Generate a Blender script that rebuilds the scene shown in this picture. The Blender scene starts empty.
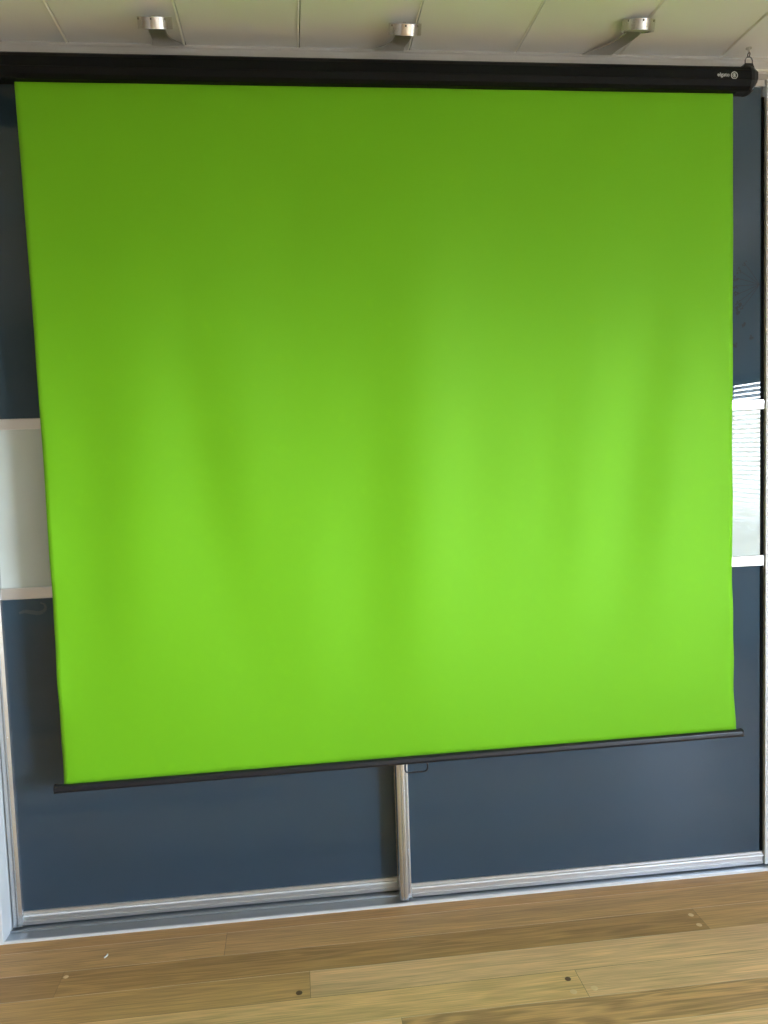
import bpy, bmesh, math, random
from mathutils import Vector, Matrix
random.seed(7)
C = bpy.context.scene.collection
S = bpy.context.scene

# ------------------------------------------------------------------ camera
F_PX = 799.7
cam_d = bpy.data.cameras.new('camera'); cam = bpy.data.objects.new('camera', cam_d); C.objects.link(cam)
cam_d.sensor_fit = 'VERTICAL'; cam_d.sensor_height = 36.0; cam_d.lens = F_PX/1024*36.0
cam_d.clip_start = 0.01
def cam_matrix(loc, rx, ry, rz):
    M = Matrix.Rotation(rz, 3, 'Z') @ Matrix.Rotation(rx, 3, 'X') @ Matrix.Rotation(ry, 3, 'Y')
    r, f, u = M.col[0], M.col[1], M.col[2]
    m = Matrix.Identity(4)
    for i in range(3):
        m[i][0] = r[i]; m[i][1] = u[i]; m[i][2] = -f[i]; m[i][3] = loc[i]
    return m
cam.matrix_world = cam_matrix((0.6836, -2.3624, 1.3867), -0.0756, 0.0335, -0.1103)
S.camera = cam

# ------------------------------------------------------------------ world, lights, exposure
S.view_settings.view_transform = 'Standard'; S.view_settings.look = 'None'
S.view_settings.gamma = 1.0; S.view_settings.use_curve_mapping = False
S.view_settings.exposure = 0.0
w = bpy.data.worlds.new('world'); S.world = w; w.use_nodes = True
wn = w.node_tree; wl = wn.links; bg = wn.nodes['Background']
wtc = wn.nodes.new('ShaderNodeTexCoord'); wsep = wn.nodes.new('ShaderNodeSeparateXYZ'); wr = wn.nodes.new('ShaderNodeValToRGB')
wmr = wn.nodes.new('ShaderNodeMapRange'); wmr.inputs[1].default_value = -.5; wmr.inputs[2].default_value = .5
wl.new(wtc.outputs['Generated'], wsep.inputs[0]); wl.new(wsep.outputs['Z'], wmr.inputs[0]); wl.new(wmr.outputs[0], wr.inputs[0]); wl.new(wr.outputs[0], bg.inputs[0])
els = wr.color_ramp.elements                       # ground below the horizon, hazy bright sky above it
els[0].position = .0; els[0].color = (.038, .036, .028, 1)
els[1].position = 1.0; els[1].color = (.40, .52, .70, 1)
for p_, c_ in ((.42, (.05, .048, .038, 1)), (.50, (.55, .64, .70, 1)), (.58, (.88, .97, 1.02, 1)), (.68, (.44, .56, .72, 1))):
    e_ = els.new(p_); e_.color = c_
bg.inputs[1].default_value = 86.0
def portal(name, loc, direction, sx, sy):
    d = bpy.data.lights.new(name, 'AREA'); d.shape = 'RECTANGLE'; d.size = sx; d.size_y = sy; d.cycles.is_portal = True
    o = bpy.data.objects.new(name, d); C.objects.link(o); o.location = loc
    o.rotation_euler = Vector(direction).to_track_quat('-Z', 'Y').to_euler()
    return o
WX = 3.66                       # right wall plane
portal('window_portal', (WX+.14, -3.775, 1.425), (-1, 0, 0), 1.35, 1.25)
portal('blind_window_portal', (WX+.14, -2.44, 1.31), (-1, 0, 0), 1.08, 1.02)
S.cycles.use_denoising = True
S.cycles.max_bounces = 8; S.cycles.diffuse_bounces = 5; S.cycles.glossy_bounces = 5

# ------------------------------------------------------------------ helpers
def tag(o, label=None, cat=None, group=None, kind=None):
    if label: o['label'] = label
    if cat: o['category'] = cat
    if group: o['group'] = group
    if kind: o['kind'] = kind
    return o
def thing(name, label, cat, loc=(0, 0, 0), group=None):
    o = bpy.data.objects.new(name, None); C.objects.link(o); o.location = loc
    o.empty_display_size = 0.05
    return tag(o, label, cat, group)
def obj(name, bm, m, parent=None, smooth=False, bevel=0, label=None):
    me = bpy.data.meshes.new(name)
    bmesh.ops.recalc_face_normals(bm, faces=bm.faces)
    bm.to_mesh(me); bm.free()
    for mm in (m if isinstance(m, (list, tuple)) else [m]): me.materials.append(mm)
    o = bpy.data.objects.new(name, me); C.objects.link(o)
    if parent:
        o.parent = parent
        # geometry is written in world coordinates, so cancel the parents' offsets
        off = Vector((0, 0, 0)); p = parent
        while p: off += p.location; p = p.parent
        me.transform(Matrix.Translation(-off))
    if smooth:
        for p in me.polygons: p.use_smooth = True
        try: me.set_sharp_from_angle(angle=math.radians(40))
        except Exception: pass
    if bevel:
        b = o.modifiers.new('bevel', 'BEVEL'); b.width = bevel; b.segments = 2; b.limit_method = 'ANGLE'
    if label: o['label'] = label
    return o
def box(bm, x0, x1, y0, y1, z0, z1, mi=0):
    vs = [bm.verts.new((x, y, z)) for x in (x0, x1) for y in (y0, y1) for z in (z0, z1)]
    for f in ((0,1,3,2), (4,6,7,5), (0,4,5,1), (2,3,7,6), (0,2,6,4), (1,5,7,3)):
        fc = bm.faces.new([vs[i] for i in f]); fc.material_index = mi
def bx(*a):
    bm = bmesh.new(); box(bm, *a); return bm
def prism(bm, prof, a, b, axis='X', closed=True):
    """extrude a 2D outline: axis X -> prof is (y,z); axis Z -> prof is (x,y)"""
    def P(p, t): return (t, p[0], p[1]) if axis == 'X' else ((p[0], p[1], t) if axis == 'Z' else (p[0], t, p[1]))
    va = [bm.verts.new(P(p, a)) for p in prof]; vb = [bm.verts.new(P(p, b)) for p in prof]
    n = len(prof)
    for i in range(n): bm.faces.new((va[i], va[(i+1) % n], vb[(i+1) % n], vb[i]))
    bm.faces.new(va); bm.faces.new(vb[::-1])
def tube(bm, pts, r, n=8, closed=False):
    pts = [Vector(p) for p in pts]; rings = []; m = len(pts)
    for i, p in enumerate(pts):
        if closed: t = pts[(i+1) % m]-pts[i-1]
        else: t = pts[min(i+1, m-1)]-pts[max(i-1, 0)]
        t.normalize()
        a = t.cross(Vector((0, 1, 0)));
        if a.length < .05: a = t.cross(Vector((1, 0, 0)))
        a.normalize(); b = t.cross(a)
        rings.append([bm.verts.new(p+r*(math.cos(k*2*math.pi/n)*a+math.sin(k*2*math.pi/n)*b)) for k in range(n)])
    for i in range(m if closed else m-1):
        A, B = rings[i], rings[(i+1) % m]
        if closed and i == m-1:      # find best twist
            best = min(range(n), key=lambda s: sum((A[k].co-B[(k+s) % n].co).length for k in range(n)))
        else: best = 0
        for k in range(n): bm.faces.new((A[k], A[(k+1) % n], B[(k+1+best) % n], B[(k+best) % n]))
    if not closed: bm.faces.new(rings[0][::-1]); bm.faces.new(rings[-1])
def lathe(bm, prof, M, n=40):
    """profile of (radius, height) spun about local Z, placed by matrix M"""
    rings = []
    for r, h in prof:
        if r < 1e-6: rings.append([bm.verts.new(M @ Vector((0, 0, h)))])
        else: rings.append([bm.verts.new(M @ Vector((r*math.cos(k*2*math.pi/n), r*math.sin(k*2*math.pi/n), h))) for k in range(n)])
    for A, B in zip(rings, rings[1:]):
        for k in range(n):
            a = [A[k % len(A)], A[(k+1) % len(A)]] if len(A) > 1 else [A[0]]
            b = [B[(k+1) % len(B)], B[k % len(B)]] if len(B) > 1 else [B[0]]
            if len(a)+len(b) > 2: bm.faces.new(a+b)

# ------------------------------------------------------------------ materials
def mat(name, col, rough=.5, metal=0, spec=.5, coat=0, coat_rough=.05, noise=None, bump=None):
    m = bpy.data.materials.new(name); m.use_nodes = True; nt = m.node_tree; p = nt.nodes['Principled BSDF']
    p.inputs['Base Color'].default_value = (*col, 1); p.inputs['Roughness'].default_value = rough
    p.inputs['Metallic'].default_value = metal; p.inputs['Specular IOR Level'].default_value = spec
    p.inputs['Coat Weight'].default_value = coat; p.inputs['Coat Roughness'].default_value = coat_rough
    if noise or bump:
        tc = nt.nodes.new('ShaderNodeTexCoord'); mp = nt.nodes.new('ShaderNodeMapping')
        nt.links.new(tc.outputs['Object'], mp.inputs[0])
        nz = nt.nodes.new('ShaderNodeTexNoise'); nt.links.new(mp.outputs[0], nz.inputs[0])
        sc, amt = noise or (bump[0], 0)
        if isinstance(sc, tuple): mp.inputs['Scale'].default_value = sc; nz.inputs['Scale'].default_value = 1
        else: nz.inputs['Scale'].default_value = sc
        nz.inputs['Detail'].default_value = 4
        if amt:
            mr = nt.nodes.new('ShaderNodeMapRange'); nt.links.new(nz.outputs[0], mr.inputs[0])
            mr.inputs[1].default_value = .3; mr.inputs[2].default_value = .7
            mr.inputs[3].default_value = 1-amt; mr.inputs[4].default_value = 1+amt
            mx = nt.nodes.new('ShaderNodeVectorMath'); mx.operation = 'SCALE'
            mx.inputs[0].default_value = col; nt.links.new(mr.outputs[0], mx.inputs['Scale'])
            nt.links.new(mx.outputs[0], p.inputs['Base Color'])
        if bump:
            bp = nt.nodes.new('ShaderNodeBump'); bp.inputs['Strength'].default_value = bump[1]; bp.inputs['Distance'].default_value = bump[2]
            nt.links.new(nz.outputs[0], bp.inputs['Height']); nt.links.new(bp.outputs[0], p.inputs['Normal'])
    return m
M_walld = mat('painted_wall_taupe', (.32, .28, .24), .8, noise=(6, .03))  # for the unseen left wall, darkened to cut bounce light on that side
M_wall = mat('painted_wall', (.58, .53, .47), .8, noise=(6, .03))
M_jamb = mat('white_lacquer_trim', (.78, .80, .80), .6, spec=.3)
M_ceil = mat('ceiling_panel_white', (.92, .93, .92), .5, noise=(3, .02))
M_groove = mat('groove_dark', (.16, .15, .12), .8)
M_lipw = mat('panel_edge_cream', (.95, .94, .86), .35)
M_cornice = mat('cornice_beige_metal', (.62, .59, .56), .42, noise=((1, 60, 60), .05))
M_alu = mat('brushed_aluminium', (.66, .67, .68), .26, metal=.9)
M_aluh = mat('brushed_aluminium_horizontal', (.80, .78, .77), .30, metal=.8, noise=((2, 40, 40), .03))
M_alud = mat('track_aluminium', (.42, .46, .50), .36, metal=.85, noise=((2, 60, 60), .06))
M_pol = mat('polished_aluminium', (.96, .96, .96), .25, metal=.25)
M_black = mat('black_seal', (.003, .003, .0035), .8, spec=.08)
M_dark = mat('anthracite_back_lacquered_glass', (.037, .068, .100), .012, spec=.55, noise=((.8, 1, .8), .08))
M_white = mat('white_back_lacquered_glass', (.64, .70, .69), .012, spec=.6, noise=((1.2, 1, 1.2), .05))
M_case = mat('screen_case_black', (.0045, .005, .0065), .55, spec=.16)
M_cap = mat('end_cap_black_plastic', (.006, .0065, .008), .5)
M_bar = mat('bottom_bar_charcoal', (.012, .014, .020), .28)
M_logo = mat('logo_grey_print', (.62, .64, .66), .5)
M_nickel = mat('brushed_nickel', (.66, .63, .60), .24, metal=1, noise=((30, 30, 4), .05))
M_arm = mat('satin_nickel_arm', (.60, .58, .54), .42, metal=.8)
M_lens = mat('frosted_lamp_lens', (.80, .80, .70), .35)
M_slat = mat('blind_slat_white', (.78, .80, .82), .4)
M_wire = mat('black_wire', (.012, .012, .014), .4)
M_zinc = mat('zinc_ring', (.55, .55, .52), .35, metal=.8)
M_motif = mat('motif_dark_print', (.020, .032, .044), .5, spec=.2)
M_steel = mat('dark_steel', (.16, .16, .16), .4, metal=.6)
M_chip = mat('white_chip', (.85, .83, .75), .6)
def green_mat():
    m = mat('chroma_green_fabric', (.175, .505, .008), .65, spec=.25)
    nt = m.node_tree; p = nt.nodes['Principled BSDF']
    p.inputs['Sheen Weight'].default_value = .05
    tc = nt.nodes.new('ShaderNodeTexCoord'); nz = nt.nodes.new('ShaderNodeTexNoise'); nz.inputs['Scale'].default_value = 900
    bp = nt.nodes.new('ShaderNodeBump'); bp.inputs['Strength'].default_value = .12; bp.inputs['Distance'].default_value = .0006
    nt.links.new(tc.outputs['Object'], nz.inputs[0]); nt.links.new(nz.outputs[0], bp.inputs['Height']); nt.links.new(bp.outputs[0], p.inputs['Normal'])
    return m
M_green = green_mat()
def wood_mat():
    m = bpy.data.materials.new('oak_floor'); m.use_nodes = True; nt = m.node_tree; L = nt.links; N = nt.nodes; p = N['Principled BSDF']
    at = N.new('ShaderNodeVertexColor'); at.layer_name = 'tone'
    of = N.new('ShaderNodeVertexColor'); of.layer_name = 'grain'
    tc = N.new('ShaderNodeTexCoord')
    add = N.new('ShaderNodeVectorMath'); add.operation = 'MULTIPLY_ADD'
    L.new(of.outputs[0], add.inputs[0]); add.inputs[1].default_value = (40, 6, 9); L.new(tc.outputs['Object'], add.inputs[2])
    def mapped(sc):
        q = N.new('ShaderNodeMapping'); q.inputs['Scale'].default_value = sc; L.new(add.outputs[0], q.inputs[0]); return q
    fine = N.new('ShaderNodeTexNoise'); fine.inputs['Scale'].default_value = 1; fine.inputs['Detail'].default_value = 5
    L.new(mapped((7, 260, 1)).outputs[0], fine.inputs[0])
    broad = N.new('ShaderNodeTexNoise'); broad.inputs['Scale'].default_value = 1; broad.inputs['Detail'].default_value = 2; broad.inputs['Distortion'].default_value = .6
    L.new(mapped((1.6, 15, 1)).outputs[0], broad.inputs[0])
    # cathedral rings from the broad field
    mul = N.new('ShaderNodeMath'); mul.operation = 'MULTIPLY'; mul.inputs[1].default_value = 46; L.new(broad.outputs[0], mul.inputs[0])
    sn = N.new('ShaderNodeMath'); sn.operation = 'SINE'; L.new(mul.outputs[0], sn.inputs[0])
    sep = N.new('ShaderNodeSeparateColor'); L.new(of.outputs[0], sep.inputs[0])
    a1 = N.new('ShaderNodeMath'); a1.operation = 'MULTIPLY'; L.new(sn.outputs[0], a1.inputs[0]); L.new(sep.outputs[2], a1.inputs[1])
    mr = N.new('ShaderNodeMapRange'); mr.inputs[1].default_value = .25; mr.inputs[2].default_value = .75; mr.inputs[3].default_value = .72; mr.inputs[4].default_value = 1.22
    L.new(fine.outputs[0], mr.inputs[0])
    mr2 = N.new('ShaderNodeMapRange'); mr2.inputs[1].default_value = .3; mr2.inputs[2].default_value = .7; mr2.inputs[3].default_value = .88; mr2.inputs[4].default_value = 1.12
    L.new(broad.outputs[0], mr2.inputs[0])
    mm = N.new('ShaderNodeMath'); mm.operation = 'MULTIPLY'; L.new(mr.outputs[0], mm.inputs[0]); L.new(mr2.outputs[0], mm.inputs[1])
    ma = N.new('ShaderNodeMath'); ma.operation = 'MULTIPLY_ADD'; L.new(a1.outputs[0], ma.inputs[0]); ma.inputs[1].default_value = .22; L.new(mm.outputs[0], ma.inputs[2])
    sc = N.new('ShaderNodeVectorMath'); sc.operation = 'SCALE'; L.new(at.outputs[0], sc.inputs[0]); L.new(ma.outputs[0], sc.inputs['Scale'])
    L.new(sc.outputs[0], p.inputs['Base Color'])
    p.inputs['Roughness'].default_value = .48; p.inputs['Coat Weight'].default_value = .04; p.inputs['Coat Roughness'].default_value = .25
    bp = N.new('ShaderNodeBump'); bp.inputs['Strength'].default_value = .15; bp.inputs['Distance'].default_value = .0006
    L.new(fine.outputs[0], bp.inputs['Height']); L.new(bp.outputs[0], p.inputs['Normal'])
    return m
M_oak = wood_mat()
M_plug = mat('pale_wood_plug', (.80, .57, .30), .4)
M_knot = mat('dark_wood_knot', (.13, .07, .03), .4)

# ------------------------------------------------------------------ setting: floor
X0, X1, Y0, Y1, ZC = -1.9, WX, -4.6, 0.10, 2.517
def lin(c): return tuple((v/255/12.92 if v/255 <= .04045 else ((v/255+.055)/1.055)**2.4) for v in c)
P = .107
MID, DRK, LGT, YEL, ORG, RED = (.63,.375,.150), (.49,.280,.100), (.84,.540,.270), (.86,.560,.265), (.60,.335,.120), (.58,.335,.145)
ROWS = {-1: [(-9, ORG, .1)],
        0: [(-9, MID, .2), (.434, MID, .15), (2.3, DRK, .2)],
        1: [(-9, DRK, .2), (.005, DRK, .5), (1.806, MID, .2)],
        2: [(-9, (.58,.345,.13), .2), (.670, (.78,.50,.25), .15)],
        3: [(-9, MID, .2), (-.2, (.78,.50,.22), .25), (1.368, LGT, .2)],
        4: [(-9, YEL, .2), (.89, RED, 1.0)],
        5: [(-9, YEL, .4), (1.1, LGT, .3)]}
bm = bmesh.new()
ct = bm.loops.layers.float_color.new('tone'); cg = bm.loops.layers.float_color.new('grain')
def quad(x0, x1, y0, y1, z, tone, grain):
    f = bm.faces.new([bm.verts.new(v) for v in ((x0, y0, z), (x1, y0, z), (x1, y1, z), (x0, y1, z))])
    for l in f.loops: l[ct] = (*tone, 1); l[cg] = (*grain, 1)
k = -2
while True:
    yt, yb = -.083-P*k, -.083-P*(k+1)
    if yt < Y0: break
    if k in ROWS: segs = list(ROWS[k])
    else:
        segs = []; x = X0-random.random()*1.5
        while x < X1: segs.append((x, random.choice([MID, DRK, LGT, YEL, MID]), random.choice([.1, .3, .8]))); x += 1.4+random.random()*.9
    for i, (xs, tn, gr) in enumerate(segs):
        xe = segs[i+1][0] if i+1 < len(segs) else X1
        xs, xe = max(xs, X0), min(xe, X1)
        if xe <= xs: continue
        g = (random.random(), random.random(), gr)
        quad(xs, xe, max(yb, Y0), min(yt, Y1), 0, tn, g)
        if xs > X0+.01: quad(xs-.0006, xs+.0006, max(yb, Y0), min(yt, Y1), .0003, (.28, .17, .07), g)
    if yb > Y0: quad(X0, X1, yb-.0008, yb+.0008, .0002, (.88, .66, .42) if k in (-1, 0, 1, 3, 4) else (.34, .20, .09), (0, 0, 0))
    k += 1
box(bm, X0-.12, X1+.12, Y0-.12, 0.75, -.15, -.002)
floor = obj('floor', bm, M_oak); tag(floor, kind='structure')
def disc(x, y, r, m, name, sq=1.0):
    b = bmesh.new(); lathe(b, [(0, .0012), (r*.9, .0012), (r, .0004), (r, -.001)], Matrix.Translation((x, y, 0)) @ Matrix.Diagonal((1, sq, 1, 1)), 20)
    return obj(name, b, m, floor)
for x, y, r in ((1.787, -.221, .008), (1.786, -.271, .008), (1.335, -.487, .009), (1.392, -.482, .009), (.015, -.214, .007)): disc(x, y, r, M_plug, 'wood_plug')
disc(.641, -.379, .0085, M_knot, 'wood_knot'); disc(1.338, -.437, .008, M_knot, 'wood_knot')

# ------------------------------------------------------------------ setting: ceiling of long panels with V joints
bm = bmesh.new()
SP, XC0 = .3105, .1267
xs = [XC0+SP*k for k in range(-7, 13)]
xs = [x for x in xs if X0 < x < X1]
ed = [X0]+xs+[X1]
for a, b in zip(ed, ed[1:]): box(bm, a+(.0016 if a > X0 else 0), b-(.0012 if b < X1 else 0), Y0, -.03, ZC, ZC+.02)
box(bm, X0-.12, X1+.12, Y0-.12, .75, ZC+.02, ZC+.12, 1)
for x in xs:      # raised tongue edge beside each joint, its slope facing the window side
    n0 = len(bm.faces); prism(bm, [(x-.0060, ZC+.001), (x-.0056, ZC-.0036), (x-.0010, ZC+.001)], Y0, -.035, 'Y')
    bm.faces.ensure_lookup_table()
    for f in bm.faces[n0:]: f.material_index = 2
tag(obj('ceiling', bm, [M_ceil, M_groove, M_lipw]), kind='structure')

# ------------------------------------------------------------------ setting: walls with window openings
def wall_x(name, x0, x1, y0, y1, z0, z1, holes):
    b = bmesh.new(); ys = sorted({y0, y1, *[h[0] for h in holes], *[h[1] for h in holes]})
    for a, c in zip(ys, ys[1:]):
        h = [q for q in holes if q[0] <= a and c <= q[1]]
        if h: box(b, x0, x1, a, c, z0, h[0][2]); box(b, x0, x1, a, c, h[0][3], z1)
        else: box(b, x0, x1, a, c, z0, z1)
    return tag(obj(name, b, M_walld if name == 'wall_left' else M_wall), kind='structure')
HB = (-2.98, -1.90, .80, 1.82); H_ADDED = (-4.45, -3.10, .80, 2.05)
wall_x('wall_right', X1, X1+.12, Y0-.12, .75, -.002, ZC+.02, [HB, H_ADDED])
wall_x('wall_left', X0-.12, X0, Y0-.12, .75, -.002, ZC+.02, [])
tag(obj('wall_back', bx(X0, X1, Y0-.12, Y0, -.002, ZC+.02), M_wall), kind='structure')
# wardrobe front: wall pieces left and right of the opening, the carcass behind
JL, JR = -.208, 2.153
tag(obj('wall_front', (lambda b: (box(b, X0, JL-.006, -.030, .75, 0, ZC), box(b, JR+.04, X1, -.004, .75, 0, ZC), box(b, JL-.006, JR+.04, .65, .75, 0, ZC), b)[-1])(bmesh.new()), M_wall), kind='structure')
def win_frame(n, x, h):
    y0, y1, z0, z1 = h; b = bmesh.new(); t = .045
    box(b, x+.03, x+.09, y0, y0+t, z0, z1); box(b, x+.03, x+.09, y1-t, y1, z0, z1)
    box(b, x+.03, x+.09, y0+t, y1-t, z0, z0+t); box(b, x+.03, x+.09, y0+t, y1-t, z1-t, z1)
    box(b, x-.03, x+.03, y0-.03, y1+.03, z0-.03, z0)
    tag(obj('window_%d' % n, b, M_jamb, bevel=.003), kind='structure')
win_frame(1, X1, HB); win_frame(2, X1, H_ADDED)  # the second, blindless window is unseen and added to supply daylight

# trims: jambs, cornice, top fascia
b = bmesh.new()
prism(b, [(JL-.014, -.034), (JL-.002, -.034), (JL, -.031), (JL, .10), (JL-.006, .10), (JL-.014, .08)], 0, 2.47, 'Z')
tag(obj('trim_1', b, M_jamb), kind='structure')
b = bmesh.new()
prism(b, [(JR, -.003), (JR+.001, -.004), (JR+.006, -.004), (JR+.007, -.0025), (JR+.020, -.003), (JR+.040, -.004), (JR+.040, .10), (JR, .10)], .006, 2.47, 'Z')
tag(obj('trim_2', b, M_jamb), kind='structure')
b = bmesh.new()    # cornice strip: stepped profile
prism(b, [(-.034, ZC), (-.034, ZC-.006), (-.030, ZC-.008), (-.030, ZC-.018), (-.033, ZC-.020), (-.033, ZC-.028), (-.040, ZC-.030), (-.040, ZC-.038), (-.034, ZC-.047), (.10, ZC-.047), (.10, ZC)], X0, X1, 'X')
tag(obj('trim_3', b, M_cornice), kind='structure')

tag(obj('trim_4', bx(X0, X1, -.0445, -.039, ZC-.043, ZC-.038), M_lipw, bevel=.001), kind='structure')  # pale strip added to paint the highlight along the cornice's bottom edge

# ------------------------------------------------------------------ floor track of the sliding doors
t = thing('sliding_door_track', 'low silver aluminium floor track running under both sliding doors', 'door track', (.97, 0, 0))
b = bmesh.new()
prism(b, [(-.031, 0), (-.030, .0045), (-.026, .006), (-.023, .005), (-.021, .0020), (.020, .0020), (.021, .006), (.024, .006), (.025, .0020), (.082, .0020), (.083, .006), (.086, .006), (.086, 0)], JL, JR+.10, 'X')
obj('track_base', b, M_alud, t)
b = bmesh.new()
prism(b, [(-.034, .0003), (-.0335, .004), (-.030, .0062), (-.025, .0062), (-.0245, .0003)], JL, JR+.10, 'X')
obj('front_lip', b, M_pol, t, label='bright polished front edge of the track')

# ------------------------------------------------------------------ sliding doors
ZB0 = [(.006, .048), (.9895, 1.0231), (1.481, 1.5122), (2.450, 2.4685)]
def door(label, xa, xb, y, stile_l, stile_r, dz, motif=False):
    ZB = [ZB0[0], (ZB0[1][0]+dz, ZB0[1][1]+dz), (ZB0[2][0]+dz, ZB0[2][1]+dz), ZB0[3]]
    d = thing('sliding_door', label, 'sliding door', ((xa+xb)/2, y, .006))
    pl = xa+(.039 if stile_l == 'full' else .030)
    pr = xb-(.039 if stile_r == 'full' else .0)
    for i, (a, c, m, lb) in enumerate(((ZB[0][1]-.004, ZB[1][0]+.004, M_dark, None), (ZB[1][1]-.004, ZB[2][0]+.004, M_white, 'white glass panel'), (ZB[2][1]-.004, ZB[3][0]+.004, M_dark, None))):
        o = obj('glass_panel', bx(pl-.004, pr-(.007 if stile_r != 'full' else -.004), y+.006, y+.012, a, c), m, d, label=lb or ('dark grey lower glass panel' if i == 0 else 'dark grey upper glass panel'))
        if motif and i == 2: flower(o)
        if not motif and i == 0: pale_mark(o)
    # bottom rail
    b = bmesh.new()
    z0, z1 = ZB[0]
    prism(b, [(y+.022, z0), (y+.001, z0), (y-.001, z0+.003), (y-.001, z0+.011), (y+.002, z0+.012), (y+.0005, z0+.014), (y+.0005, z0+.027), (y-.003, z0+.029), (y-.0035, z0+.033), (y-.002, z0+.034), (y+.002, z0+.035), (y+.0025, z1-.001), (y+.006, z1), (y+.022, z1)], pl, pr, 'X')
    br = obj('bottom_rail', b, M_aluh, d)
    b = bmesh.new(); prism(b, [(y-.0035+.0030*math.cos(k*math.pi/5), z0+.031+.0030*math.sin(k*math.pi/5)) for k in range(10)], pl, pr, 'X'); obj('rail_bead', b, M_pol, br, smooth=True, label='bright polished bead')  # bead added to draw the rail's highlight line
    for a, c in ZB[1:3]:
        b = bmesh.new(); prism(b, [(y+.014, a), (y+.000, a), (y-.002, a+.002), (y-.002, c-.002), (y+.000, c), (y+.014, c)], pl, pr, 'X')
        obj('cross_bar', b, M_aluh, d)
    a, c = ZB[3]; b = bmesh.new(); prism(b, [(y+.018, a), (y, a), (y-.002, a+.002), (y-.002, c), (y+.018, c)], pl, pr, 'X')
    obj('top_rail', b, M_aluh, d)
    def stile(x, flip):
        pf = [(0, .020), (0, -.010), (.002, -.015), (.007, -.018), (.0115, -.0175), (.0125, -.0140), (.0140, -.0140), (.0150, -.0175), (.021, -.019), (.0265, -.0165), (.0285, -.008), (.0295, -.004), (.0315, -.004), (.0325, -.0075), (.0375, -.0065), (.039, -.001), (.039, .020)]
        if flip: pf = [(.039-a, c) for a, c in pf][::-1]
        b = bmesh.new(); prism(b, [(x+a, y+c) for a, c in pf], .0075, 2.468, 'Z')
        obj('stile', b, M_alu, d, smooth=True)
    if stile_l == 'full': stile(xa, False)
    else:
        pf = [(0, .020), (0, -.004), (.003, -.012), (.012, -.012), (.0145, -.006), (.017, -.006), (.019, -.010), (.028, -.006), (.030, .0), (.030, .020)]
        b = bmesh.new(); prism(b, [(xa+a, y+c) for a, c in pf], .0075, 2.468, 'Z'); obj('stile', b, M_alu, d, smooth=True)
    if stile_r == 'full': stile(xb-.039, True)
    else: obj('edge_seal', bx(xb-.0065, xb+.002, y+.003, y+.020, .05, 2.42), M_black, d, label='black seal strip along the door edge')  # black strip where the glass ends beside the jamb
    return d
def pale_mark(panel):
    """pale hand smear left on the glass: a loop with a tail"""
    b = bmesh.new(); yy = .046+.0057
    pts = [(-.131, .951, .003), (-.115, .956, .005), (-.095, .952, .006), (-.078, .948, .006), (-.063, .952, .005), (-.055, .962, .004), (-.058, .974, .003), (-.070, .979, .002)]
    for (x0, z0, r0), (x1, z1, r1) in zip(pts, pts[1:]):
        n = Vector((-(z1-z0), x1-x0)).normalized()
        b.faces.new([b.verts.new(v) for v in ((x0-n.x*r0, yy, z0-n.y*r0), (x1-n.x*r1, yy, z1-n.y*r1), (x1+n.x*r1, yy, z1+n.y*r1), (x0+n.x*r0, yy, z0+n.y*r0))])
    obj('smudge', b, mat('pale_smear', (.070, .095, .115), .5, spec=.3), panel, label='faint pale hand smear')
def flower(panel):
    """umbel flower heads printed on the glass, stems fanning out from the door's edge"""
    yy = .0057; b = bmesh.new(); rnd = random.Random(3)
    def stem(a, c, r=.0009): 
        pts = [Vector((a[0]+(c[0]-a[0])*s, yy, a[1]+(c[1]-a[1])*s+.006*math.sin(s*3.14)*(c[1]-a[1])*6)) for s in [i/6 for i in range(7)]]
        for p, q in zip(pts, pts[1:]):
            n = Vector((-(q-p).z, 0, (q-p).x)).normalized()*r
            b.faces.new([b.verts.new(v) for v in (p-n, q-n, q+n, p+n)])
    def blob(x, z, r):
        n = 9; rr = [r*(.7+.5*rnd.random()) for _ in range(n)]
        b.faces.new([b.verts.new((x+rr[i]*math.cos(i*2*math.pi/n), yy, z+rr[i]*math.sin(i*2*math.pi/n))) for i in range(n)])
    o = (2.136, 1.862)
    for e in ((2.068, 1.905), (2.060, 1.882), (2.058, 1.858), (2.060, 1.832), (2.066, 1.808), (2.078, 1.79), (2.088, 1.925)):
        stem(o, e)
        for _ in range(5): blob(e[0]+rnd.uniform(-.009, .007), e[1]+rnd.uniform(-.009, .009), rnd.uniform(.0018, .0036))
    for x, z in ((2.062, 1.790), (2.066, 1.776), (2.070, 1.798), (2.083, 1.738), (2.106, 1.700), (2.056, 1.680)):
        for _ in range(4): blob(x+rnd.uniform(-.006, .006), z+rnd.uniform(-.006, .006), rnd.uniform(.003, .0055))
    ob = obj('flower_print', b, M_motif, panel, label='faint dark umbel flower print on the glass')
door('left sliding wardrobe door on the rear track, dark glass with white centre band', -.205, .992, .046, 'slim', 'full', .003)
door('right sliding wardrobe door on the front track with ribbed edge profile and flower print', .953, 2.147, 0.0, 'full', 'none', -.003, True)

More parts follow.
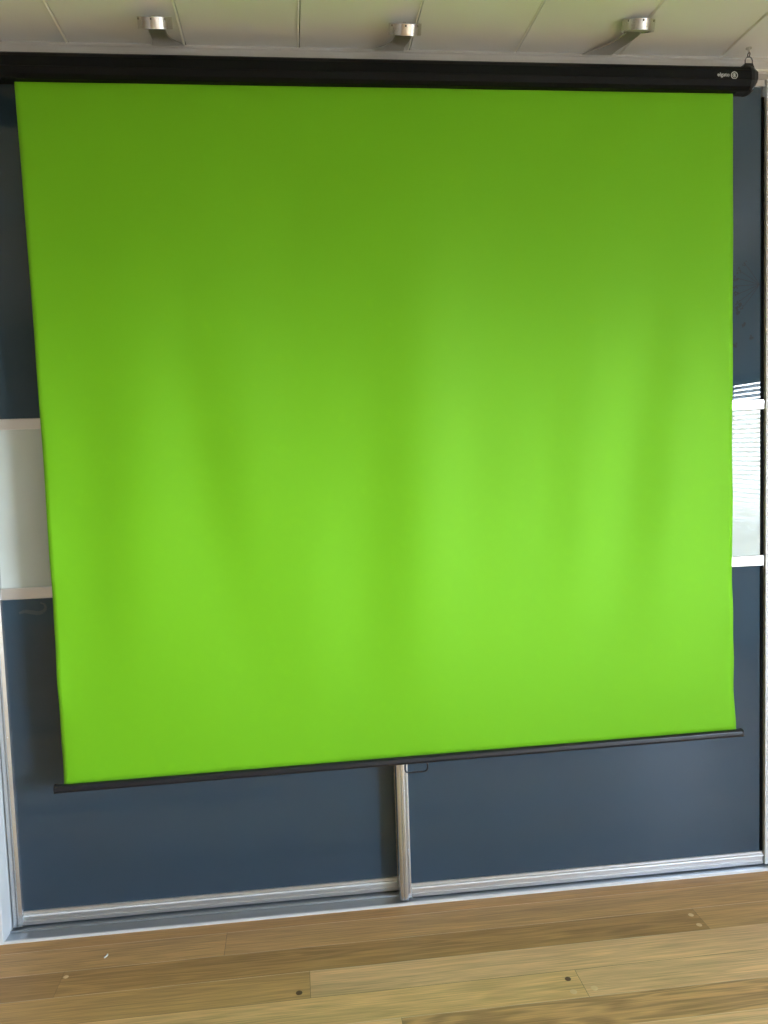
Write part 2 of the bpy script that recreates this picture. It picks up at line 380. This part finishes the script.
# ------------------------------------------------------------------ pull-down green screen
g = thing('pull_down_screen', 'large green pull-down backdrop screen hanging in front of the sliding doors', 'green screen', (1.0, -.088, .47))
b = bmesh.new()
prof = [(-.1255, 2.410), (-.1255, 2.437), (-.118, 2.447), (-.108, 2.455), (-.070, 2.455), (-.055, 2.447), (-.050, 2.437), (-.050, 2.410), (-.060, 2.395), (-.072, 2.388), (-.108, 2.388), (-.119, 2.396)]
XA, XB = -.115, 2.032
prism(b, prof, XA, XB, 'X')
case = obj('case', b, M_case, g, bevel=.0015)
b = bmesh.new(); prism(b, [(-.1250, 2.4090), (-.1268, 2.4115), (-.1250, 2.4140)], XA+.01, XB-.006, 'X'); obj('ridge', b, M_case, case)
for s, x in ((-1, XA), (1, XB)):
    b = bmesh.new(); cy, cz = -.088, 2.424
    big = [(cy+(a-cy)*1.05, cz+(c-cz)*1.05) for a, c in prof]; sm = [(cy+(a-cy)*.80, cz+.004+(c-cz)*.62) for a, c in prof]
    prism(b, big, x-.001*s, x+s*.008, 'X')
    n = len(big)
    va = [b.verts.new((x+s*.008, *p)) for p in big]; vb = [b.verts.new((x+s*.024, *p)) for p in sm]
    for i in range(n): b.faces.new((va[i], va[(i+1) % n], vb[(i+1) % n], vb[i]))
    b.faces.new(vb)
    ec = obj('end_cap', b, M_cap, g, bevel=.0015)
    # hanging bracket on top and foot plate underneath
    b = bmesh.new(); xm = x+s*.004
    prism(b, [(xm-.020, 2.450), (xm-.013, 2.4670), (xm+.011, 2.4670), (xm+.018, 2.450)], -.105, -.072, 'Y')
    obj('bracket', b, M_cap, ec, bevel=.001)
    b = bmesh.new(); prism(b, [(xm-.045, 2.392), (xm-.036, 2.3870), (xm+.008, 2.3865), (xm+.016, 2.392)], -.104, -.072, 'Y'); obj('foot_plate', b, M_cap, ec, bevel=.002)
# logo on the case front
def text_mesh(body, size, loc, name, parent):
    cu = bpy.data.curves.new(name, 'FONT'); cu.body = body; cu.size = size; cu.extrude = .0002; cu.align_x = 'RIGHT'; cu.resolution_u = 3; cu.offset = .0001
    to = bpy.data.objects.new(name, cu); C.objects.link(to)
    bpy.context.view_layer.update()
    me = bpy.data.meshes.new_from_object(to.evaluated_get(bpy.context.evaluated_depsgraph_get()))
    bpy.data.objects.remove(to); me.transform(Matrix.Translation(loc) @ Matrix.Rotation(math.pi/2, 4, 'X'))
    bm = bmesh.new(); bm.from_mesh(me)
    return obj(name, bm, M_logo, parent)
LX, LZ, LY = 1.978, 2.4222, -.1259
text_mesh('elgato', .0150, (LX-.0145, LY, LZ-.0032), 'lettering', case)
b = bmesh.new()
def ring(b, x, z, r0, r1, y, a0=0, a1=2*math.pi, n=28, th=.0004):
    pts = [(a0+(a1-a0)*i/n) for i in range(n+1)]
    for p, q in zip(pts, pts[1:]):
        c = [(x+r*math.cos(t), z+r*math.sin(t)) for r, t in ((r0, p), (r1, p), (r1, q), (r0, q))]
        prism(b, c, y-th, y, 'Y')
ring(b, LX, LZ, .0082, .0104, LY)
ring(b, LX, LZ, .0038, .0056, LY, math.radians(40), math.radians(330), 20)
prism(b, [(LX-.0016, LZ-.0032), (LX+.0050, LZ+.0004), (LX-.0016, LZ+.0036)], LY-.0004, LY, 'Y')
obj('emblem', b, M_logo, case)

# fabric: a grid with soft vertical folds, hemmed edges
NX, NZ = 150, 140
def edge_x(u, v):      # u 0..1 across, v 0 bottom..1 top
    xl = .005*(1-v)-.005*v; xr = 1.9955+.0095*max(0, (.16-v)/.16)**1.4; xl += .0055*math.sin(math.pi*v)
    wob = .0012*math.sin(v*70)*max(0, 1-v*2.2)
    return xl+wob*.7*(1-u)+(xr-xl+0)*u+wob*u
def fold(u, v):
    G = lambda c, s: math.exp(-((u-c)/s)**2)
    m = math.sin(math.pi*min(1, max(0, v)))**.8           # flat where it is held, top and bottom
    lo = math.exp(-((v-.32)/.34)**2)
    y = 0
    y -= .0095*G(.535+.03*(v-.4), .075)*m
    y += .0090*G(.805+.15*(v-.25), .045)*m*math.exp(-((v-.36)/.42)**2)
    y -= .0050*G(.90+.10*(v-.3), .045)*m*lo
    y -= .0060*G(.33-.10*(v-.3), .060)*lo*m
    y += .0070*G(.235-.12*(v-.3), .045)*lo*m
    y -= .0040*G(.12, .06)*m*lo
    y += .0025*math.sin(u*21+v*1.2)*m
    y += .0016*math.sin(u*47-v*2.0)*m*lo
    y += .006*math.exp(-((v-.0)/.03)**2)*0
    return y*1.9
def hang(x, v): return -.088
bm = bmesh.new(); grid = []
for j in range(NZ+1):
    v = j/NZ; row = []
    for i in range(NX+1):
        u = i/NX; x = edge_x(u, v)
        zb = .484+.012*u; z = zb+(2.41-zb)*v
        curl = .004*max(0, (abs(u-.5)-.485)/.015)*math.sin(v*30)*(1-v)
        row.append(bm.verts.new((x, -.088+fold(u, v)+curl, z)))
    grid.append(row)
for j in range(NZ):
    for i in range(NX): bm.faces.new((grid[j][i], grid[j][i+1], grid[j+1][i+1], grid[j+1][i]))
fab = obj('fabric', bm, M_green, g, smooth=True)
so = fab.modifiers.new('thickness', 'SOLIDIFY'); so.thickness = .0006
# bottom bar, slightly out of level as in the photo
b = bmesh.new()
pf = [(-.0130, -.004), (-.0115, .006), (-.006, .0105), (.006, .0105), (.0115, .006), (.0130, -.004), (.009, -.0105), (-.009, -.0105)]
prism(b, pf, -1.018, 1.018, 'X')
bar = bpy.data.meshes.new('bottom_bar')
M_b = Matrix.Translation((1.0015, -.088, .4795)) @ Matrix.Rotation(-math.atan(.0062), 4, 'Y')
bm_tmp = b; bmesh.ops.transform(bm_tmp, matrix=M_b, verts=bm_tmp.verts)
baro = obj('bottom_bar', bm_tmp, M_bar, g, bevel=.001)
for s in (-1, 1):
    b = bmesh.new(); prism(b, [(p[0]*1.08, p[1]*1.08) for p in pf], s*1.018-.001, s*1.022, 'X') if s > 0 else prism(b, [(p[0]*1.08, p[1]*1.08) for p in pf], -1.022, -1.017, 'X')
    bmesh.ops.transform(b, matrix=M_b, verts=b.verts); obj('bar_end', b, M_cap, baro)
pts = []
hx0, hx1, hz0, hz1, hr = .972, 1.039, .4425, .473, .010
for cx, cz, a0 in ((hx1-hr, hz1-hr, 0), (hx0+hr, hz1-hr, 90), (hx0+hr, hz0+hr, 180), (hx1-hr, hz0+hr, 270)):
    for k in range(6): a = math.radians(a0+k*18); pts.append((cx+hr*math.cos(a), -.094, cz+hr*math.sin(a)))
b = bmesh.new(); tube(b, pts, .0025, 8, True); obj('pull_handle', b, M_wire, g, smooth=True, label='black wire pull loop under the bar')

# ------------------------------------------------------------------ ceiling hook that carries the screen's right end
h = thing('ceiling_hook', 'small metal screw eye with ring in the ceiling above the screen end', 'hook', (2.044, -.088, ZC))
b = bmesh.new(); lathe(b, [(0, ZC), (.0085, ZC), (.008, ZC-.003), (.003, ZC-.004), (.0028, ZC-.014), (0, ZC-.014)], Matrix.Translation((2.044, -.088, 0)), 20); obj('screw_plate', b, M_zinc, h, smooth=True)
b = bmesh.new(); tube(b, [(2.044, -.088+.006*math.cos(a), ZC-.0195+.006*math.sin(a)) for a in [i*math.pi/8 for i in range(16)]], .0018, 8, True); obj('eye', b, M_steel, h, smooth=True)
b = bmesh.new()
rp = [(2.033, 2.466), (2.033, 2.482), (2.0355, 2.488), (2.040, 2.4915), (2.048, 2.4915), (2.0525, 2.488), (2.055, 2.482), (2.055, 2.466)]
tube(b, [(x, -.088, z) for x, z in rp], .0018, 8); obj('shackle', b, M_steel, h, smooth=True)

# ------------------------------------------------------------------ three spot lamps on the cornice
def lamp(label, xb, yb, xp, yp, zp, tilt):
    t = thing('wardrobe_spotlight', label, 'spotlight', (xb, yb, ZC), 'nickel spotlights along the top of the wardrobe')
    # arm: flared ribbon sweeping from the cornice out to the puck
    b = bmesh.new(); n = 16; rows = []
    for i in range(n+1):
        s = i/n
        x = xb+(xp-xb)*s; y = yb+(yp+.030-yb)*s
        z = (ZC-.004)+(zp-.004-(ZC-.004))*(3*s*s-2*s**3)-.004*math.sin(math.pi*s)
        hw = .0215+.0235*(1-s)**2.2
        rows.append([b.verts.new((x+sx*hw, y, z+dz)) for sx in (-1, -.5, 0, .5, 1) for dz in (0, .003)])
    for A, B in zip(rows, rows[1:]):
        for k in range(4):
            a0, a1 = 2*k, 2*k+2
            b.faces.new((A[a0], A[a1], B[a1], B[a0])); b.faces.new((A[a0+1], B[a0+1], B[a1+1], A[a1+1]))
        b.faces.new((A[0], B[0], B[1], A[1])); b.faces.new((A[8], A[9], B[9], B[8]))
    obj('arm', b, M_arm, t, smooth=True)
    M = Matrix.Translation((xp, yp, zp)) @ Matrix.Rotation(math.radians(tilt), 4, 'X')
    b = bmesh.new()
    lathe(b, [(0, .0130), (.0430, .0130), (.043, -.0130), (.037, -.0130), (.0355, -.0115), (.0355, -.006), (0, -.006)], M, 48)
    hd = obj('lamp_head', b, M_nickel, t, smooth=True)
    b = bmesh.new(); lathe(b, [(0, -.0105), (.034, -.0095), (.0350, -.0065), (0, -.0062)], M, 40); obj('lens', b, M_lens, hd, smooth=True)
    for a in (-150, -95, -48):
        a = math.radians(a); q = M @ Matrix.Translation((.0425*math.cos(a), .0425*math.sin(a), .0085))
        b = bmesh.new(); lathe(b, [(0, .0022), (.0022, .0022), (.0022, -.0022), (0, -.0022)], q, 10); obj('screw', b, M_groove, hd)
    b = bmesh.new(); lathe(b, [(0, .0165), (.004, .016), (.005, .0125), (.0, .0125)], M @ Matrix.Translation((-.002, 0, 0)), 14); obj('top_nut', b, M_nickel, hd)
lamp('leftmost of the three round nickel spotlights above the green screen', .391, -.034, .381, -.200, 2.4885, 27)
lamp('middle of the three round nickel spotlights above the green screen', .998, -.034, 1.021, -.200, 2.4885, 29)
lamp('rightmost of the three round nickel spotlights above the green screen', 1.607, -.034, 1.648, -.225, 2.4985, 20)

# ------------------------------------------------------------------ venetian blind (seen reflected in the right-hand door)
vb = thing('venetian_blind', 'white venetian blind on the right wall window, seen mirrored in the right door', 'blind', (WX-.04, -2.44, .84))
b = bmesh.new(); z = .855; pitch = .030
while z < 1.735:
    prism(b, [(WX-.040-.0125, z+.009), (WX-.040, z+.0010), (WX-.040+.0125, z-.009), (WX-.040+.0125, z-.0098), (WX-.040, z+.0000), (WX-.040-.0125, z+.008)], -2.95, -1.93, 'Y'); z += pitch
obj('slats', b, M_slat, vb)
obj('head_rail', bx(WX-.058, WX-.022, -2.95, -1.93, 1.745, 1.815), M_case, vb); obj('bottom_rail', bx(WX-.055, WX-.025, -2.95, -1.93, .832, .842), M_slat, vb)
for y in (-2.80, -2.53, -2.08):
    b = bmesh.new(); tube(b, [(WX-.056, y, .84), (WX-.056, y, 1.745)], .0022, 6); obj('ladder_cord', b, M_slat, vb)

# ------------------------------------------------------------------ white chip on the floor
b = bmesh.new(); tube(b, [(.100, -.148, .0022), (.104, -.145, .003), (.107, -.139, .0035), (.106, -.133, .0025)], .0022, 6)
tag(obj('paint_chip', b, M_chip), 'tiny curled white chip lying on the oak floor near left end', 'debris')
